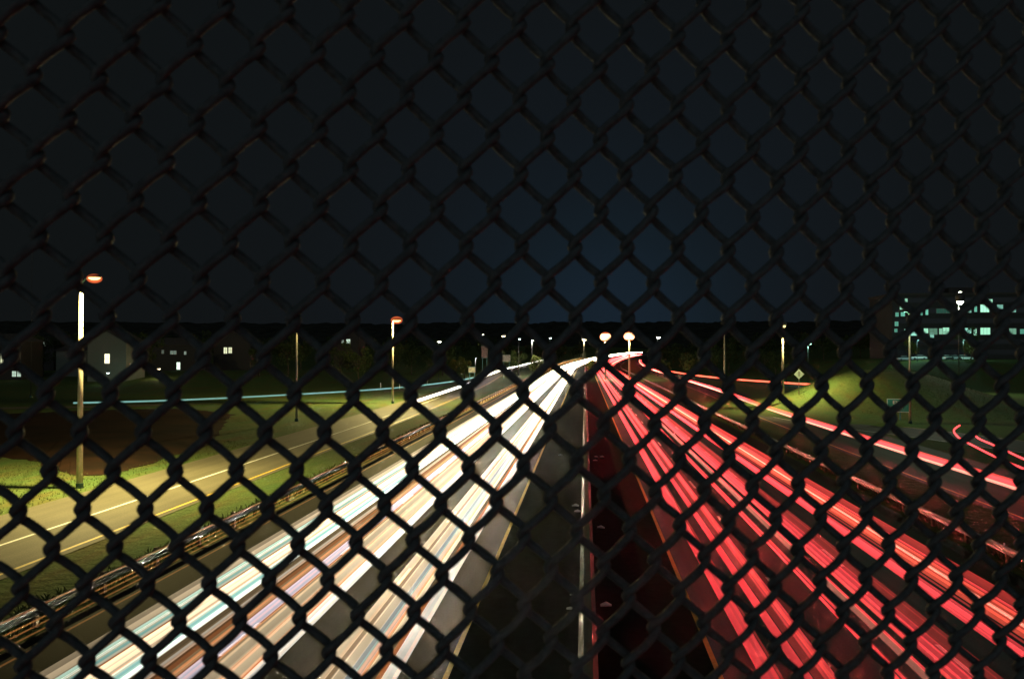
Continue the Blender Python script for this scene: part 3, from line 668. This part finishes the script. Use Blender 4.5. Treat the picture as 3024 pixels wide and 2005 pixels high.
rw = random.Random(3); mb = MB()
for k in range(230):
    px = rw.uniform(-150, 3250); Y = rw.uniform(480, 760); pc = at(px, 1037, Y)
    if abs(pc.x-road_x(Y)) < 34: continue
    H = rw.uniform(8, 16); Rr = rw.uniform(3.5, 6.5); z0 = terrain(pc.x, Y)
    mb.tube([(pc.x, Y, z0-.3), (pc.x, Y, z0+H*.5)], [.3, .15], 5)
    for q in range(170):
        d = Vector((rw.gauss(0, 1), rw.gauss(0, 1), rw.gauss(0, 1))).normalized(); t_ = rw.random()**.4
        c = Vector((pc.x+d.x*Rr*t_, Y+d.y*Rr*t_, z0+H*.58+d.z*H*.42*t_)); u = Vector((rw.gauss(0, 1), rw.gauss(0, 1), rw.gauss(0, 1))).normalized(); w_ = u.cross(d).normalized(); s_ = rw.uniform(.5, 1.0)
        mb.face([c-u*s_, c-w_*s_*.6, c+u*s_, c+w_*s_*.6])
tag(mb.build('far_wood', M_leaf[0]), 'black far-off woods in front of the hills', 'wood', kind='stuff')

# ---------------------------------------------------------------- houses and lit windows
M_sid = mat('pale_siding', (.13, .155, .13), .8, noise_scale=2, amt=.1, stretch=(1, 1, 8))
M_sid2 = mat('brown_siding', (.034, .032, .03), .85, noise_scale=2, amt=.15, stretch=(1, 1, 8))
M_roof = mat('shingle_roof', (.05, .045, .04), .9, noise_scale=5, amt=.3)
M_frame = mat('window_frame', (.35, .35, .32), .6)
def house(px0, px1, py_base, py_eave, Y, m, wins, label, gable=True, depth=9):
    """wins: list of (px0,px1,py0,py1,colour,strength)"""
    pa = at(px0, py_base, Y); pb = at(px1, py_base, Y); zb = min(terrain(pa.x, Y), terrain(pb.x, Y)) - .3; ze = at(px0, py_eave, Y).z
    x0, x1 = pa.x, pb.x; root = empty('house', ((x0+x1)/2, Y, zb)); hw = (x1-x0)/2; he = ze-zb
    mb = MB(); rise = hw*.55
    if gable: mb.prism([(-hw, 0), (hw, 0), (hw, he), (0, he+rise), (-hw, he)], 0, depth)
    else: mb.box(-hw, hw, 0, depth, 0, he)
    mb.build('wall', m, root)
    mb = MB()
    if gable:
        for s in (-1, 1):
            mb.prism([(0, he+rise+.02), (s*(hw+.5), he-.5*.55+.02), (s*(hw+.5), he-.5*.55+.2), (0, he+rise+.22)], -.4, depth+.4)
    else:
        mb.prism([(0, 0)]*0 or [(-hw-.4, he+.01), (hw+.4, he+.01), (hw+.4, he+.18), (-hw-.4, he+.18)], -.4, depth+.4)
        b = len(mb.v)
        mb.v += [(-hw-.4, -.4, he+.18), (hw+.4, -.4, he+.18), (hw+.4, depth+.4, he+.18), (-hw-.4, depth+.4, he+.18), (-hw*.5, depth/2, he+2.4), (hw*.5, depth/2, he+2.4)]
        for q in ((0, 1, 5, 4), (1, 2, 5), (2, 3, 4, 5), (3, 0, 4)): mb.f.append(tuple(b+i for i in q)); mb.m.append(0)
    mb.build('roof', M_roof, root)
    for (a, b_, c, d, col, st) in wins:
        q0 = at(a, d, Y); q1 = at(b_, c, Y); X0, X1, Z0, Z1 = q0.x-root.location.x, q1.x-root.location.x, q0.z-zb, q1.z-zb
        fr = MB(); t = .09
        fr.box(X0-t, X1+t, -.07, .02, Z1, Z1+t).box(X0-t, X1+t, -.07, .02, Z0-t, Z0).box(X0-t, X0, -.07, .02, Z0, Z1).box(X1, X1+t, -.07, .02, Z0, Z1)
        xm = (X0+X1)/2; zm = (Z0+Z1)/2; fr.box(xm-.045, xm+.045, -.065, .015, Z0, Z1).box(X0, xm-.045, -.062, .012, zm-.03, zm+.03).box(xm+.045, X1, -.062, .012, zm-.03, zm+.03)
        w = fr.build('window', M_frame, root)
        gm = MB(); gm.box(X0, X1, -.03, -.01, Z0, Z1); gm.build('pane', glowm(col, st), w)
    return tag(root, label, 'house')
WW = (.95, 1.0, .62); WC = (.75, 1.0, .80)
house(-70, 62, 1118, 1010, 205, M_sid2, [(2, 14, 1044, 1074, WW, 1.1), (36, 48, 1096, 1112, WC, .7), (51, 62, 1094, 1112, WC, .7)], 'dark house cut by the left edge of the frame with lit windows', False)
house(84, 158, 1118, 1020, 240, M_sid2, [(129, 134, 1010, 1022, WC, .8), (121, 127, 1044, 1056, WW, .6), (104, 110, 1086, 1096, WW, .15)], 'narrow dark house with two tiny lit windows, one above the other', False)
hc = house(258, 372, 1120, 1010, 200, M_sid, [(309, 324, 1045, 1073, (1.0, .95, .62), 1.8)], 'pale gabled house with one bright window behind the nearest lamp', True)
house(165, 252, 1120, 1036, 214, M_sid, [], 'low pale wing of a house with no lit window, left of the gabled one', False)
house(430, 580, 1124, 1020, 235, M_sid2, [(478, 484, 1034, 1044, WC, .12), (503, 521, 1036, 1046, WC, .2), (544, 550, 1038, 1047, WC, .35), (522, 532, 1070, 1091, WC, 2.0), (494, 509, 1096, 1110, WC, .55)], 'dark house with a bright upright door window above the porch lamp', False)
house(630, 740, 1112, 1012, 250, M_sid2, [(661, 671, 1026, 1044, WW, 1.0), (675, 685, 1026, 1043, WW, .9)], 'dark house with a pair of lit windows side by side', True)
house(985, 1060, 1106, 990, 300, M_sid2, [(1009, 1015, 1003, 1013, WC, .35), (1023, 1034, 1002, 1014, WC, .9)], 'dark house with two pale square windows left of the bright lamp', True)
# cool yard light on the gabled house
p = at(316, 1108, 194); street_lamp(p.x, 194, 3.0, .25, 110, (.7, 1.0, .85), 'low bluish yard lamp at the foot of the gabled house', lens=(.4, .3, .3), glowst=6, pr=.05, polemat=M_dark)

# office block ------------------------------------------------------
M_off = mat('office_cladding', (.028, .03, .03), .8, noise_scale=1, amt=.15)
M_glassd = mat('dark_window_glass', (.02, .025, .03), .15)
Yo = 285
pL = at(2636, 1037, Yo); pR = at(3190, 1037, Yo); zb = 6.2; zr = at(2700, 872, Yo).z
root = empty('office_building', (pL.x, Yo, zb)); Wd = pR.x-pL.x; Hh = zr-zb
mb = MB(); mb.box(0, Wd, 0, 22, 0, Hh); mb.build('wall', M_off, root)
mb = MB(); mb.box(-.4, Wd+.4, -.4, 22.4, Hh+.003, Hh+.7); mb.build('roof', M_roof, root)
mb = MB(); mb.box(Wd*.35, Wd*.5, 6, 14, Hh+.7, Hh+3.0); mb.build('plant_room', M_off, root)
G1 = (.35, 1.0, .72); G2 = (.55, 1.0, .68); G3 = (.5, 1.0, .78)
lit = [(2644,2654,923,935,G1,.35),(2660,2672,920,934,G1,.5),(2642,2653,950,963,G1,.35),(2641,2650,971,981,G1,.3),(2657,2672,905,914,G2,1.0),(2672,2680,882,892,G2,.7),
 (2716,2724,919,931,G1,.6),(2733,2741,914,930,G1,.65),(2765,2805,912,925,G1,.07),(2856,2868,908,923,G3,.7),(2877,2885,905,921,G1,.55),(2895,2921,900,922,G2,1.2),
 (2670,2708,972,991,G3,1.0),(2728,2741,970,984,G2,.9),(2744,2768,970,988,G2,.22),(2773,2803,970,987,G2,.55),(2784,2803,968,978,G2,1.5),(2849,2868,969,984,G3,.9),(2875,2884,970,990,G2,.8),(2895,2924,968,988,G2,.95),
 (2980,3001,970,987,G2,.35),(3012,3030,972,986,G1,.3),(2918,2931,884,894,G2,1.0),(2944,2962,900,912,G3,.45),(2983,3000,909,922,G3,.6),(2820,2832,983,991,(1.0,.55,.3),.35),(2746,2758,982,997,G3,.6)]
wroot_y = -.04
for (a, b_, c, d, col, st) in lit:
    q0 = at(a, d, Yo); q1 = at(b_, c, Yo); X0, X1, Z0, Z1 = q0.x-pL.x, q1.x-pL.x, q0.z-zb, q1.z-zb
    fr = MB(); fr.box(X0-.08, X1+.08, -.08, .02, Z1, Z1+.08).box(X0-.08, X1+.08, -.08, .02, Z0-.08, Z0)
    n = max(2, int(round((X1-X0)/1.1)))
    for k in range(n+1):
        xx = X0+(X1-X0)*k/n; fr.box(xx-.03, xx+.03, -.078, .018, Z0, Z1)
    w = fr.build('window', M_frame, root); g = MB(); g.box(X0, X1, -.035, -.012, Z0, Z1); g.build('pane', glowm((col[0]*.8, col[1], col[2]), st*1.0), w)
for zf in range(6):          # unlit ribbon glazing of every storey
    z = 2.0+zf*3.55
    if z+1.7 < Hh: m_ = MB(); m_.box(1, Wd-1, -.006, .004, z, z+1.6); m_.build('window_band', M_glassd, root)
tag(root, 'long dark office block on the right with rows of green-white lit windows', 'office building')

# parked cars in front of the office, lit by the car park lamps ------
M_carw = mat('pale_car_paint', (.55, .60, .60), .3, .1); M_card = mat('grey_car_paint', (.25, .28, .30), .3, .2); M_tyre = mat('tyre_rubber', (.02, .02, .02), .8)
M_cglass = mat('car_glass', (.02, .03, .03), .1)
def car(x, y, z, rz, paint, label):
    root = empty('parked_car', (x, y, z), rz)
    mb = MB(); mb.prism([(-2.2, .35), (2.2, .35), (2.25, .75), (1.4, .92), (-1.6, .98), (-2.25, .8)], -.85, .85); mb.build('body', paint, root)
    mb = MB(); mb.prism([(-1.7, .985), (.95, .955), (.3, 1.42), (-1.15, 1.44)], -.74, .74); mb.build('cabin', M_cglass, root)
    mb = MB(); mb.prism([(-1.15, 1.443), (.3, 1.423), (.25, 1.47), (-1.1, 1.48)], -.70, .70); mb.build('roof', paint, root)
    for sx in (-1.35, 1.4):
        for sy in (-.86, .86):
            mb = MB(); mb.tube([(sx, sy-.1, .32), (sx, sy+.1, .32)], .32, 12); mb.build('wheel', M_tyre, root)
    return tag(root, label, 'parked car', 'cars parked in front of the office block')
for (px, paint, lab) in ((2672, M_card, 'grey parked car, leftmost below the office block'), (2712, M_carw, 'pale parked car lit from above, second from the left below the office block'), (2790, M_carw, 'pale parked car in the middle of the office car park'), (2812, M_card, 'grey parked car right of the middle pale one'), (2848, M_carw, 'pale parked car nearest the lit green shrubby tree')):
    p = at(px, 1060, 250); car(p.x, 250, terrain(p.x, 250)+.02, random.choice((0, math.pi)), paint, lab)
p = at(2700, 1030, 246); street_lamp(p.x, 244, 6.0, .4, 1600, (.45, .95, .85), 'low turquoise car park lamp over the left parked cars', lens=(.2, .15, .1), glowst=1.5, pr=.05, polemat=M_dark)
p = at(2835, 1030, 246); street_lamp(p.x, 244, 6.0, .4, 1600, (.45, 1.0, .8), 'low turquoise car park lamp over the right parked cars', lens=(.2, .15, .1), glowst=1.5, pr=.05, polemat=M_dark)

# ---------------------------------------------------------------- signs
M_green = mat('green_sign', (.02, .26, .18), .35); M_wsign = mat('white_sign', (.75, .78, .72), .5); M_ssteel = mat('sign_back', (.10, .14, .14), .6)
def text_obj(txt, size, m, parent, loc, rx=math.pi/2):
    cu = bpy.data.curves.new('lettering', 'FONT'); cu.body = txt; cu.size = size; cu.align_x = 'CENTER'; cu.align_y = 'CENTER'; cu.extrude = .004
    tmp = bpy.data.objects.new('lettering', cu); COL.objects.link(tmp); bpy.context.view_layer.update()
    me = bpy.data.meshes.new_from_object(tmp.evaluated_get(bpy.context.evaluated_depsgraph_get())); bpy.data.objects.remove(tmp)
    me.materials.clear(); me.materials.append(m)
    o = bpy.data.objects.new('lettering', me); lk(o, parent); o.location = loc; o.rotation_euler = (rx, 0, 0); return o
p = ground_pt(2655, 1246); root = empty('exit_sign', (p.x, p.y, terrain(p.x, p.y)), -.25)
sc = p.y/FPX; wS = 62*sc; zc0 = (1246-1224)*sc; zc1 = (1246-1186)*sc
mb = MB(); mb.box(-wS/2, wS/2, 0, .05, zc0, zc1); mb.build('panel', M_green, root)
mb = MB(); t = .07; mb.box(-wS/2, wS/2, -.012, .0, zc1-t, zc1+.002).box(-wS/2, wS/2, -.012, 0, zc0-.002, zc0+t).box(-wS/2, -wS/2+t, -.012, 0, zc0+t, zc1-t).box(wS/2-t, wS/2, -.012, 0, zc0+t, zc1-t); mb.build('border', M_wsign, root)
for xx in (-.75, .15):
    mb = MB(); mb.box(xx-.09, xx+.09, .052, .18, -.3, zc1-.1); mb.build('post', M_galv, root)
text_obj('EXIT', .62, M_wsign, root, (-.12, -.01, zc1-.48))
mb = MB(); d1 = Vector((.6, 0, .42)).normalized(); c0 = Vector((-.25, -.012, zc0+.25)); n1 = Vector((-d1.z, 0, d1.x))*.09
e0 = c0+d1*.62; q = [c0-n1, c0+n1, e0+n1, e0-n1]; mb.face([(v_.x, -.012, v_.z) for v_ in reversed(q)])
tip = e0+d1*.32; mb.face([(v_.x, -.012, v_.z) for v_ in (e0-n1*2.6, tip, e0+n1*2.6)][::1]); mb.build('arrow', M_wsign, root)
tag(root, 'green exit sign with white border, lettering and arrow on the grass', 'road sign')
p = ground_pt(2360, 1204); root = empty('diamond_sign', (p.x, p.y, terrain(p.x, p.y))); sc = p.y/FPX
zc = (1204-1145)*sc; hd = 14.5*sc
mb = MB(); mb.prism([(0, zc-hd), (hd, zc), (0, zc+hd), (-hd, zc)], -.02, .0); mb.build('panel', M_ssteel, root)
mb = MB(); mb.box(-.05, .05, .004, .09, -.3, zc+hd*.6); mb.build('post', M_dark, root)
mb = MB(); mb.box(-.09, .09, -.035, -.022, zc-hd*.35, zc+hd*.3); mb.prism([(-.2, zc+hd*.3), (.2, zc+hd*.3), (0, zc+hd*.6)], -.035, -.022); mb.build('arrow', M_dark, root)
tag(root, 'small pale diamond sign on a thin post in front of the green mound', 'road sign')
def panel_sign(px0, px1, py0, py1, Y, m, label, st=None):
    q0 = at(px0, py1, Y); q1 = at(px1, py0, Y); cx = (q0.x+q1.x)/2; z0 = terrain(cx, Y)
    root = empty('billboard', (cx, Y, z0)); w = (q1.x-q0.x)/2
    mb = MB(); mb.box(-w, w, -.05, .1, q0.z-z0, q1.z-z0); mb.build('panel', m, root)
    for s in (-1, 1):
        mb = MB(); mb.box(s*w*.7-.08, s*w*.7+.08, .103, .25, -.3, q1.z-z0-.2); mb.build('post', M_galv, root)
    mb = MB(); mb.box(-w-.06, w+.06, -.09, -.052, q1.z-z0-.05, q1.z-z0+.08).box(-w-.06, w+.06, -.09, -.052, q0.z-z0-.08, q0.z-z0+.05); mb.build('trim', M_galv, root)
    return tag(root, label, 'billboard')
panel_sign(1484, 1507, 1048, 1068, 262, mat('pale_panel', (.6, .62, .60), .6, noise_scale=1.5, amt=.35), 'pale square roadside sign at the end of the left side road')
panel_sign(1422, 1440, 1022, 1057, 285, mat('pinkish_panel', (.38, .26, .25), .7, noise_scale=1.2, amt=.5), 'pinkish upright billboard left of the pale square sign')
panel_sign(1384, 1404, 1084, 1100, 215, mat('cream_panel', (.62, .62, .38), .6, noise_scale=2, amt=.3), 'cream box-like sign low on the grass above the cyan trail')
p = at(1404, 1050, 206); pt = street_lamp(p.x, 206, 7.5, .2, 900, WHT, 'short dim post lamp lighting the cream sign', lens=(.10, .08, .06), glowst=2, pr=.05, polemat=M_dark)

# marker posts along the left slip road, rocks by the right slip road
mk = None
for k, (px, py) in enumerate(((1124, 1140), (1180, 1143), (1262, 1128))):
    p = ground_pt(px, py+6); mb = MB(); mb.tube([(0, 0, -.1), (0, 0, 1.3)], .07, 8); mb.tube([(0, 0, 1.3), (0, 0, 1.36)], [.07, .02], 8)
    o = mb.build('marker_post', M_wsign); o.location = (p.x, p.y, 0)
    tag(o, ('leftmost', 'middle', 'rightmost')[k]+' of the three short pale marker posts behind the cyan trail', 'marker post', 'marker posts')
M_rock = mat('pale_rock', (.34, .33, .29), .9, noise_scale=3, amt=.4, bump=.5)
for k, (px, Y, s) in enumerate(((1990, 268, 1.1), (2006, 262, 1.6), (2020, 260, 1.2), (2042, 266, .9))):
    rnd = random.Random(k); p = at(px, 1085, Y); mb = MB(); mb.ellipsoid((0, 0, s*.3), s*1.3, s*.8, s*.6, 12, 8)
    mb.v = [tuple(Vector(v_)*(1+.22*noise.noise(Vector(v_)*1.7+Vector((k*9, 0, 0))))) for v_ in mb.v]
    o = mb.build('boulder', M_rock); o.location = (p.x, Y, terrain(p.x, Y))
    tag(o, ('leftmost small', 'biggest', 'middle-sized', 'rightmost smallest')[k]+' pale boulder of the heap below the yellow-lit tree', 'boulder', 'pale boulders right of the highway')

# grass tufts along the guard rails ---------------------------------
def tufts(name, x0, x1, y0, y1, n, m, label, hmin=.15, hmax=.5):
    rnd = random.Random(name+label); mb = MB()
    for k in range(n):
        x = rnd.uniform(x0, x1); y = y0+(y1-y0)*rnd.random()**1.6; 
        for b in range(5):
            a = rnd.random()*6.28; h = rnd.uniform(hmin, hmax); l = rnd.uniform(.05, .3); w = .012+.010*rnd.random()
            dx, dy = math.cos(a), math.sin(a)
            mb.face([(x-dy*w, y+dx*w, 0), (x+dy*w, y-dx*w, 0), (x+dx*l*.5+dy*w*.6, y+dy*l*.5-dx*w*.6, h*.75), (x+dx*l, y+dy*l, h)])
    o = mb.build(name, m); return tag(o, label, 'grass', kind='stuff')
M_straw = mat('dry_grass', (.24, .22, .13), .9, noise_scale=2, col2=(.10, .11, .04), spec=.1)
M_green2 = mat('rough_grass', (.09, .12, .035), .9, noise_scale=2, col2=(.05, .06, .02), spec=.1)
tufts('grass', 18.45, 19.3, 24, 150, 1500, M_straw, 'pale dry grass tufts along the right guard rail')
tufts('grass', -19.8, -18.5, 24, 140, 1500, M_green2, 'rough green grass behind the left guard rail')
#tufts('grass', 19.3, 23.4, 30, 120, 2500, M_green2, 'dim rough grass between right guard rail and side road', .08, .3)
#tufts('grass', -23.4, -19.8, 24, 120, 2500, M_green2, 'lamp-lit grass between left guard rail and side road', .08, .3)
def patch(cx, cy, rx, ry, n, m, label):
    rnd = random.Random(label); mb = MB()
    for k in range(n):
        a = rnd.random()*6.28; r = math.sqrt(rnd.random()); x = cx+rx*r*math.cos(a); y = cy+ry*r*math.sin(a)
        if abs(x) < 33.2 or x > -20 and abs(x) < 20: continue
        z = terrain(x, y)-.03
        for b in range(4):
            an = rnd.random()*6.28; h = rnd.uniform(.05, .2); l = rnd.uniform(.03, .15); w = .015; dx, dy = math.cos(an), math.sin(an)
            mb.face([(x-dy*w, y+dx*w, z), (x+dy*w, y-dx*w, z), (x+dx*l, y+dy*l, z+h)])
    return tag(mb.build('grass', m), label, 'grass', kind='stuff')
M_lawn = mat('lawn_tufts', (.10, .13, .04), .9, noise_scale=1.2, col2=(.07, .075, .03), spec=.1)
patch(-38, 58, 9, 22, 6000, M_lawn, 'lamp-lit rough grass around the nearest street lamp')
patch(50, 132, 16, 24, 7000, M_lawn, 'rough grass growing on the green mound')
# litter on the median
M_lit = mat('litter', (.6, .65, .62), .6); rnd = random.Random(5)
for k, (px, py) in enumerate(((1761, 1350), (1778, 1350), (1758, 1361), (1700, 1495), (1705, 1512), (1775, 1560), (1690, 1758), (1685, 1800), (1790, 1790), (1655, 1345))):
    p = ground_pt(px, py, .012); mb = MB(); s = rnd.uniform(.06, .13)
    mb.tube([(-s*1.6, 0, s*.45), (0, s*.3, s*.7), (s*1.5, s*.2, s*.4)], [s*.3, s*.6, s*.35], 6)
    mb.v = [tuple(Vector(v_)+Vector((1, 1, 1))*(.3*s*noise.noise(Vector(v_)*9+Vector((k, 0, 0))))) for v_ in mb.v]
    o = mb.build('litter', M_lit); o.location = (p.x, p.y, .013)
    tag(o, 'small pale scrap of litter on the dark median beside the barrier', 'litter', 'scraps of litter on the median')
